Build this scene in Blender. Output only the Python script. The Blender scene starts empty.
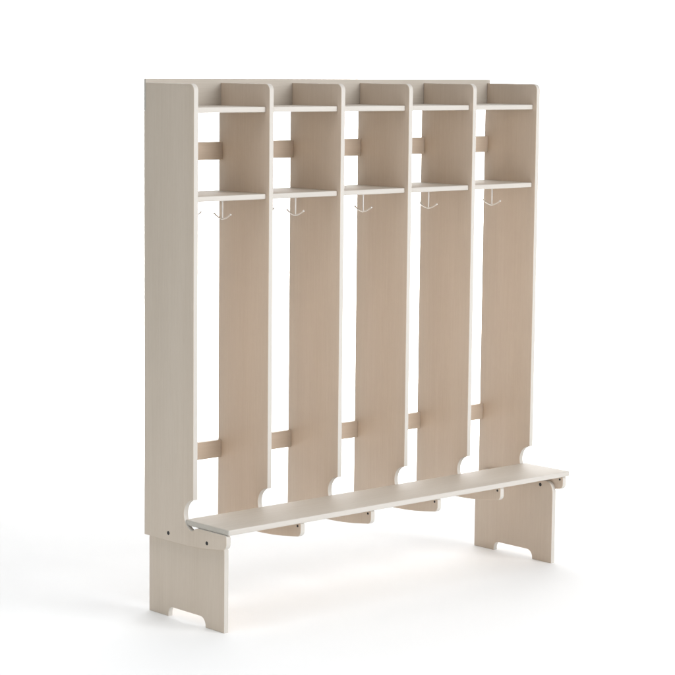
import bpy, bmesh, math
from mathutils import Vector, Matrix

C = bpy.context.scene.collection
MM = 0.001


# ------------------------------------------------------------------ materials
def wood(name, axis, base, dark, rough=0.46):
    """Pale white-oiled birch veneer, grain running along one axis."""
    m = bpy.data.materials.new(name)
    m.use_nodes = True
    nt = m.node_tree
    N, L = nt.nodes, nt.links
    bsdf = N['Principled BSDF']
    tc = N.new('ShaderNodeTexCoord')
    info = N.new('ShaderNodeObjectInfo')
    off = N.new('ShaderNodeVectorMath'); off.operation = 'MULTIPLY_ADD'
    comb = N.new('ShaderNodeCombineXYZ')
    for k in range(3):
        L.new(info.outputs['Random'], comb.inputs[k])
    off.inputs[1].default_value = (7.3, 5.1, 9.7)
    L.new(comb.outputs[0], off.inputs[0])
    L.new(tc.outputs['Object'], off.inputs[2])

    def layer(along, across, detail, rough_, dist):
        mp = N.new('ShaderNodeMapping')
        s = [across, across, across]
        s[axis] = along
        mp.inputs['Scale'].default_value = s
        L.new(off.outputs[0], mp.inputs['Vector'])
        n = N.new('ShaderNodeTexNoise')
        n.inputs['Scale'].default_value = 1.0
        n.inputs['Detail'].default_value = detail
        n.inputs['Roughness'].default_value = rough_
        n.inputs['Distortion'].default_value = dist
        L.new(mp.outputs[0], n.inputs['Vector'])
        return n.outputs[0]
    broad = layer(0.9, 9.0, 3.0, 0.5, 0.6)
    fine = layer(5.0, 190.0, 4.0, 0.62, 0.2)
    flake = layer(38.0, 330.0, 2.0, 0.5, 0.0)
    a = N.new('ShaderNodeMath'); a.operation = 'MULTIPLY'; a.inputs[1].default_value = 0.42
    L.new(broad, a.inputs[0])
    b = N.new('ShaderNodeMath'); b.operation = 'MULTIPLY_ADD'; b.inputs[1].default_value = 0.39
    L.new(fine, b.inputs[0]); L.new(a.outputs[0], b.inputs[2])
    c = N.new('ShaderNodeMath'); c.operation = 'MULTIPLY_ADD'; c.inputs[1].default_value = 0.18
    L.new(flake, c.inputs[0]); L.new(b.outputs[0], c.inputs[2])
    ramp = N.new('ShaderNodeValToRGB')
    ramp.color_ramp.elements[0].position = 0.36
    ramp.color_ramp.elements[0].color = (*dark, 1)
    ramp.color_ramp.elements[1].position = 0.60
    ramp.color_ramp.elements[1].color = (*base, 1)
    L.new(c.outputs[0], ramp.inputs[0])
    hsv = N.new('ShaderNodeHueSaturation')                      # board-to-board tone
    tone = N.new('ShaderNodeMapRange')
    tone.inputs['To Min'].default_value = 0.965
    tone.inputs['To Max'].default_value = 1.035
    L.new(info.outputs['Random'], tone.inputs['Value'])
    L.new(tone.outputs[0], hsv.inputs['Value'])
    L.new(ramp.outputs[0], hsv.inputs['Color'])
    L.new(hsv.outputs[0], bsdf.inputs['Base Color'])
    rr = N.new('ShaderNodeMapRange')
    rr.inputs['To Min'].default_value = rough + 0.08
    rr.inputs['To Max'].default_value = rough - 0.05
    L.new(fine, rr.inputs['Value'])
    L.new(rr.outputs[0], bsdf.inputs['Roughness'])
    bp = N.new('ShaderNodeBump')
    bp.inputs['Strength'].default_value = 0.05
    bp.inputs['Distance'].default_value = 0.0008
    L.new(fine, bp.inputs['Height'])
    L.new(bp.outputs[0], bsdf.inputs['Normal'])
    bsdf.inputs['Specular IOR Level'].default_value = 0.35
    return m


def plain(name, col, rough, metal=0.0, nscale=60.0, var=0.06):
    m = bpy.data.materials.new(name)
    m.use_nodes = True
    nt = m.node_tree
    N, L = nt.nodes, nt.links
    bsdf = N['Principled BSDF']
    n = N.new('ShaderNodeTexNoise')
    n.inputs['Scale'].default_value = nscale
    n.inputs['Detail'].default_value = 3
    tc = N.new('ShaderNodeTexCoord')
    L.new(tc.outputs['Object'], n.inputs['Vector'])
    ramp = N.new('ShaderNodeValToRGB')
    ramp.color_ramp.elements[0].position = 0.3
    ramp.color_ramp.elements[1].position = 0.7
    ramp.color_ramp.elements[0].color = (*[v * (1 - var) for v in col], 1)
    ramp.color_ramp.elements[1].color = (*col, 1)
    L.new(n.outputs[0], ramp.inputs[0])
    L.new(ramp.outputs[0], bsdf.inputs['Base Color'])
    bsdf.inputs['Roughness'].default_value = rough
    bsdf.inputs['Metallic'].default_value = metal
    return m


BASE = (0.655, 0.548, 0.447)
DARK = (0.610, 0.502, 0.401)
SEAT = (0.565, 0.515, 0.452)
SEAT_DARK = (0.515, 0.462, 0.397)
BAND = (0.64, 0.605, 0.56)  # whiter, more neutral tone for the narrow edges
BAND_DARK = (0.60, 0.562, 0.515)
M_UP = wood('birch_upright_grain', 2, BASE, DARK)
M_BAND = wood('pale_edge_grain', 2, BAND, BAND_DARK)
M_LEN = wood('birch_lengthwise_grain', 0, SEAT, SEAT_DARK, 0.56)
M_RAIL = wood('birch_rail_grain', 0, BASE, DARK)
M_BAND_LEN = wood('pale_edge_grain_lengthwise', 0, BAND, BAND_DARK)
M_STEEL = plain('zinc_plated_steel', (0.74, 0.72, 0.69), 0.34, 1.0)
M_BOLT = plain('blackened_steel', (0.03, 0.027, 0.025), 0.6, 0.0)
M_PAPER = plain('white_studio_sweep', (0.94, 0.94, 0.94), 0.95, 0.0, 3.0, 0.003)


# ------------------------------------------------------------------ helpers
def arc(cx, cy, r, a0, a1, n=10, ry=None):
    ry = r if ry is None else ry
    return [(cx + r * math.cos(math.radians(a0 + (a1 - a0) * k / n)),
             cy + ry * math.sin(math.radians(a0 + (a1 - a0) * k / n))) for k in range(n + 1)]


def finish(name, bm, mat, parent, smooth=35):
    bmesh.ops.recalc_face_normals(bm, faces=bm.faces)
    me = bpy.data.meshes.new(name)
    bm.to_mesh(me); bm.free()
    for p in me.polygons:
        p.use_smooth = True
    me.set_sharp_from_angle(angle=math.radians(smooth))
    me.materials.append(mat)
    o = bpy.data.objects.new(name, me)
    C.objects.link(o)
    if parent is not None:
        o.parent = parent
    return o


def prism(pts, axis, c0, c1, bev=1.6, seg=3):
    """Outline extruded along an axis (0: pts are (y,z); 2: pts are (x,y)), eased edges. mm in, m out."""
    bm = bmesh.new()

    def mk(p, c):
        v = (c, p[0], p[1]) if axis == 0 else (p[0], p[1], c)
        return bm.verts.new(Vector(v) * MM - ORG)
    lo = [mk(p, c0) for p in pts]
    hi = [mk(p, c1) for p in pts]
    f0 = bm.faces.new(lo); f1 = bm.faces.new(list(reversed(hi)))
    n = len(pts)
    for k in range(n):
        bm.faces.new((lo[k], hi[k], hi[(k + 1) % n], lo[(k + 1) % n]))
    bmesh.ops.recalc_face_normals(bm, faces=bm.faces)
    if bev:
        es = set(f0.edges) | set(f1.edges)
        bmesh.ops.bevel(bm, geom=list(es), offset=bev * MM, offset_type='OFFSET', segments=seg,
                        profile=0.5, affect='EDGES', clamp_overlap=True)
    return bm


def rbox(x0, x1, y0, y1, z0, z1, bev=1.2, seg=2):
    bm = bmesh.new()
    vs = [bm.verts.new(Vector((x, y, z)) * MM - ORG) for x in (x0, x1) for y in (y0, y1) for z in (z0, z1)]
    for q in ((0, 1, 3, 2), (4, 6, 7, 5), (0, 4, 5, 1), (2, 3, 7, 6), (0, 2, 6, 4), (1, 5, 7, 3)):
        bm.faces.new([vs[k] for k in q])
    bmesh.ops.recalc_face_normals(bm, faces=bm.faces)
    if bev:
        bmesh.ops.bevel(bm, geom=list(bm.edges), offset=bev * MM, offset_type='OFFSET', segments=seg,
                        profile=0.5, affect='EDGES', clamp_overlap=True)
    return bm


def tube(bm, pts, radii, n=12):
    """Round rod through points (mm)."""
    pts = [Vector(p) for p in pts]
    rings = []
    for k, p in enumerate(pts):
        d = (pts[min(k + 1, len(pts) - 1)] - pts[max(k - 1, 0)]).normalized()
        a = Vector((1, 0, 0)) if abs(d.x) < 0.9 else Vector((0, 1, 0))
        u = d.cross(a).normalized(); w = d.cross(u)
        rings.append([bm.verts.new((p + (u * math.cos(2 * math.pi * j / n) + w * math.sin(2 * math.pi * j / n))
                                    * radii[k]) * MM - ORG) for j in range(n)])
    for a, b in zip(rings, rings[1:]):
        for j in range(n):
            bm.faces.new((a[j], a[(j + 1) % n], b[(j + 1) % n], b[j]))
    bm.faces.new(rings[0]); bm.faces.new(list(reversed(rings[-1])))


def ball(bm, p, r):
    bmesh.ops.create_uvsphere(bm, u_segments=14, v_segments=9, radius=r * MM,
                              matrix=Matrix.Translation(Vector(p) * MM - ORG))


# ------------------------------------------------------------------ dimensions (mm)
T = 17.6                                      # board thickness
PX = [0.0, 297.9, 596.9, 896.8, 1195.7, 1509.3]   # left face of each upright
XR = PX[5] + T                                # right outer face
D = 247.5                                     # back of the uprights, front edge at y = 0
TOP, BOT = 1665.0, 248.5
RAIL_Y = 229.5
ZS1 = (1577.5, 1594.5)                        # top shelf
ZS2 = (1308.5, 1325.0)                        # hat shelf
ZSEAT = (310.8, 328.2)
CAPY = 239.0                                  # front of the top rail

ORG = Vector((XR / 2, 60.0, 0)) * MM
rack = bpy.data.objects.new('coat_rack', None)
rack.location = ORG
rack.empty_display_size = 0.2
C.objects.link(rack)
rack['label'] = 'tall pale birch cloakroom rack with five open bays, shelves, coat hooks and a low bench'
rack['category'] = 'coat rack'


# ------------------------------------------------------------------ uprights
def upright_outline():
    p = []
    p.append((D, BOT))
    p.append((D, 1580.0)); p.append((CAPY, 1580.0)); p.append((CAPY, TOP))   # housing for the top rail
    p += arc(21, TOP - 21, 21, 90, 180, 10)                    # rounded top front corner
    R, cy, cz = 49.5, -3.0, 345.5                              # finger-wide round notch behind the seat
    a0 = math.degrees(math.acos(3.0 / R))
    p += arc(cy, cz, R, a0, -math.degrees(math.asin((cz - 308.0) / R)) - 82.5 + 0.0, 26)[0:]
    p = [q for q in p if not (q[1] < 340 and q[0] < 11)]
    p += [(4, 298.8), (-2, 302.0), (-8, 306.5), (-16, 309.6), (-26, 310.5)]
    p += arc(-153, 302.5, 8, 90, 180, 4)                       # rounded end of the seat arm
    p += arc(-143, 283.0, 18, 180, 262, 6)
    for y, z in ((-125, 262.2), (-100, 258.9), (-75, 255.8), (-50, 253.2), (-25, 251.2), (0, 249.9), (25, 248.9), (45, BOT)):
        p.append((y, z))
    return p


OUT = upright_outline()
uprights = []
for i, x in enumerate(PX):
    name = 'side_panel' if i in (0, 5) else 'divider_panel'
    uprights.append(finish(name, prism(OUT, 0, x, x + T, 1.8, 3), M_UP, rack))


def band(o):
    """Whiter colour on the narrow front, top and cut-out faces of a board standing across x."""
    o.data.materials.append(M_BAND)
    for p in o.data.polygons:
        if abs(p.normal.x) < 0.5:
            p.material_index = 1


def band_front(o):
    """The same whiter colour along the front edge of a board lying flat."""
    o.data.materials.append(M_BAND_LEN)
    for p in o.data.polygons:
        if p.normal.y < -0.5:
            p.material_index = 1
    return o


for o in uprights:
    band(o)


def disc(name, parent, x0, x1, y, z, r, mat, socket=True):
    bm = bmesh.new()
    n = 20
    prof = [(x1, r), (x0 + .5, r), (x0, r * .88), (x0, r * .52)] + ([(x0 + .7, r * .48), (x0 + .7, 0.0)] if socket else [(x0, 0.0)])
    rings = []
    for px, pr in prof:
        if pr == 0.0:
            rings.append([bm.verts.new(Vector((px, y, z)) * MM - ORG)])
        else:
            rings.append([bm.verts.new(Vector((px, y + pr * math.cos(2 * math.pi * j / n), z + pr * math.sin(2 * math.pi * j / n))) * MM - ORG) for j in range(n)])
    for a, b in zip(rings, rings[1:]):
        for j in range(n):
            if len(b) == 1:
                bm.faces.new((a[j], a[(j + 1) % n], b[0]))
            else:
                bm.faces.new((a[j], a[(j + 1) % n], b[(j + 1) % n], b[j]))
    bm.faces.new(list(reversed(rings[0])))
    return finish(name, bm, mat, parent)


# bolts through the left side panel, seen from outside
for y in (124.0, -67.5):
    disc('bolt', uprights[0], -0.9, 3.0, y, 272.5, 6.2, M_BOLT)
# dark fixings high on the left face of every inner seat arm
for i in range(1, 6):
    disc('bolt', uprights[i], PX[i] - 1.2, PX[i] + 3.0, -147.0, 299.0, 3.9, M_BOLT)


# ------------------------------------------------------------------ legs
def leg_outline():
    p = [(245.5, 0.0)] + arc(190.5, 233, 55, 0, 90, 8)
    p += arc(-98, 258, 30, 90, 180, 9)
    p[-1] = (-130.0, 256.0)
    p.append((-130.0, 0.0))
    p.append((-39.0, 0.0))
    p += arc(-13, 6, 26, 180, 90, 8)
    p += arc(125, 10, 22, 90, 0, 8)
    p.append((147.0, 0.0))
    return p


LEG = leg_outline()
leg_a = finish('leg', prism(LEG, 0, T, 2 * T, 1.8, 3), M_UP, rack)
leg_b = finish('leg', prism(LEG, 0, PX[5] - T, PX[5], 1.8, 3), M_UP, rack)
for o in (leg_a, leg_b):
    band(o)
for y in (124.0, -72.0):
    disc('bolt', leg_b, PX[5] - T - 1.0, PX[5] - T + 3.0, y, 272.0, 6.2, M_BOLT)

# ------------------------------------------------------------------ bench seat
SX0, SX1, SY0, SY1 = 4.0, 1537.5, -168.0, 43.5
seat_pts = (arc(SX0 + 5, SY0 + 5, 5, 180, 270, 4) + arc(SX1 - 5, SY0 + 5, 5, 270, 360, 4)
            + arc(SX1 - 5, SY1 - 5, 5, 0, 90, 4) + arc(SX0 + 5, SY1 - 5, 5, 90, 180, 4))
band_front(finish('seat_board', prism(seat_pts, 2, ZSEAT[0], ZSEAT[1], 3.6, 4), M_LEN, rack))

# ------------------------------------------------------------------ shelves, rails, hooks
finish('top_rail', rbox(0.3, 1524.0, CAPY + .15, D - .2, 1580.15, 1678.0, 0.9), M_LEN, rack)


def shelf_bm(x0, x1, y0, y1, z0, z1):
    r = 5.0
    pts = arc(x0 + r, y0 + r, r, 180, 270, 5) + arc(x1 - r, y0 + r, r, 270, 360, 5) + [(x1, y1), (x0, y1)]
    return prism(pts, 2, z0, z1, 3.2, 4)


def hook_bm(x, y, ztop):
    bm = bmesh.new()
    zb = 1250.5
    # mounting flange, stem, a two-armed anchor bow with ball tips
    tube(bm, [(x, y, ztop), (x, y, ztop - 2.2), (x, y, ztop - 3.4)], [9.5, 9.5, 6.5], 18)
    tube(bm, [(x, y, ztop - 3.0), (x, y, zb + 1)], [2.7, 2.7], 12)
    half = []
    for k in range(9):
        u = k / 8
        half.append((41.0 * u - 2.0 * u ** 6, 14.5 * (.45 * u ** 2 + .55 * (math.sqrt(u * u + .16) - .4) / .677)))
    line = [(x, y - a, zb + b) for a, b in reversed(half)] + [(x, y + a, zb + b) for a, b in half[1:]]
    tube(bm, line, [2.6] * len(line), 10)
    ball(bm, line[0], 3.6); ball(bm, line[-1], 3.6)
    ball(bm, (x, y, zb), 3.8)
    return bm


for i in range(5):
    xa, xb = PX[i] + T + .4, PX[i + 1] - .4
    band_front(finish('top_shelf', shelf_bm(xa, xb, 16.0, CAPY, *ZS1), M_LEN, rack))
    band_front(finish('hat_shelf', shelf_bm(xa, xb, 13.0, D - 1.0, *ZS2), M_LEN, rack))
    for z0, z1 in ((1422.5, 1479.5), (464.5, 520.5)):
        finish('back_rail', rbox(xa, xb, RAIL_Y, D - .5, z0, z1, 1.2), M_RAIL, rack)
    xm = (xa + xb) / 2
    for y in ((57.0, 202.0) if i < 2 else (64.0, 202.0)):
        finish('hook', hook_bm(xm, y, ZS2[0] - .2), M_STEEL, rack, 50)

# ------------------------------------------------------------------ studio sweep (floor curving up into a backdrop)
YAW, PIT, ROL, FPX = 0.7362, 0.1253, 0.0101, 2186.97
CAM = Vector((-13.6764, -17.2658, 5.7801)) * 0.3
fwd0 = Vector((math.sin(YAW), math.cos(YAW), 0)); rt0 = Vector((math.cos(YAW), -math.sin(YAW), 0))
mid = Vector((.76, .05, 0))
prof = [(-9.0, 0.0), (-4.0, 0.0), (0.0, 0.0), (3.4, 0.0)]
for k in range(1, 25):
    a = math.radians(90 * k / 24)
    prof.append((3.4 + 1.6 * math.sin(a), 1.6 - 1.6 * math.cos(a)))
prof.append((5.0, 5.0))
bm = bmesh.new()
rows = []
for s, z in prof:
    rows.append([bm.verts.new(mid + fwd0 * s + rt0 * w + Vector((0, 0, z))) for w in (-7, -3.5, 0, 3.5, 7)])
for a, b in zip(rows, rows[1:]):
    for j in range(4):
        bm.faces.new((a[j], a[j + 1], b[j + 1], b[j]))
ORG0 = ORG
sweep = finish('floor', bm, M_PAPER, None, 60)
sweep['kind'] = 'structure'
sweep['label'] = 'seamless white studio floor curving up into the white backdrop'

# ------------------------------------------------------------------ camera
cp, sp = math.cos(PIT), math.sin(PIT)
fwd = Vector((math.sin(YAW) * cp, math.cos(YAW) * cp, -sp))
right = rt0
up = right.cross(fwd)
r2 = right * math.cos(ROL) + up * math.sin(ROL)
u2 = up * math.cos(ROL) - right * math.sin(ROL)
cd = bpy.data.cameras.new('camera')
cam = bpy.data.objects.new('camera', cd)
C.objects.link(cam)
m = Matrix.Identity(4)
for k in range(3):
    m[k][0], m[k][1], m[k][2], m[k][3] = r2[k], u2[k], -fwd[k], CAM[k]
cam.matrix_world = m
cd.sensor_width = 36.0
cd.lens = FPX / 675.0 * 36.0
cd.clip_end = 100
cd.clip_start = 0.05
bpy.context.scene.camera = cam


# ------------------------------------------------------------------ lamps
def area(name, loc, target, sx, sy, power, col=(1, 1, 1)):
    l = bpy.data.lights.new(name, 'AREA')
    l.shape = 'RECTANGLE'; l.size = sx; l.size_y = sy; l.energy = power; l.color = col
    o = bpy.data.objects.new(name, l)
    C.objects.link(o)
    o.location = loc
    o.rotation_euler = (Vector(target) - Vector(loc)).to_track_quat('-Z', 'Y').to_euler()
    return o


area('key_softbox', (2.15, -5.0, 2.75), (.8, 0, .8), 3.2, 3.0, 245, (.985, .995, 1))
floor_fill = area('added_overhead_fill', (-1.5, -1.5, 4.2), (-1.5, -1.5, 0), 2.6, 2.6, 32, (1, 1, 1))  # added unseen lamp, evens out the white floor at front left
floor_fill.data.spread = math.radians(100)
area('added_cool_side_fill', (-3.4, .25, 1.15), (0, .12, .95), 1.4, 1.8, 14, (.45, .82, 1))  # added cool fill to grey the outer left panel, no window there
rear_fill = area('added_overhead_fill', (.9, 1.9, 4.2), (.9, 1.9, 0), 2.6, 2.6, 15, (1, 1, 1))  # added unseen lamp, lifts the floor shadow behind the rack
rear_fill.data.spread = math.radians(100)
bc = mid + fwd0 * 4.4
for s in (-1, 1):
    lp = mid + fwd0 * 1.9 + rt0 * (3.6 * s) + Vector((0, 0, 3.6))
    bl = area('added_backdrop_fill', lp, bc + rt0 * (.6 * s) + Vector((0, 0, 1.25)), 1.2, 1.2, 205)  # added pair that burns the backdrop out to white
    bl.data.spread = math.radians(76)

w = bpy.data.worlds.new('World')
bpy.context.scene.world = w
w.use_nodes = True
bg = w.node_tree.nodes['Background']
bg.inputs[0].default_value = (1, 1, 1, 1)
bg.inputs[1].default_value = 0.39

vs = bpy.context.scene.view_settings
vs.view_transform = 'Standard'
vs.look = 'None'
vs.gamma = 1
vs.use_curve_mapping = False
vs.exposure = -0.12
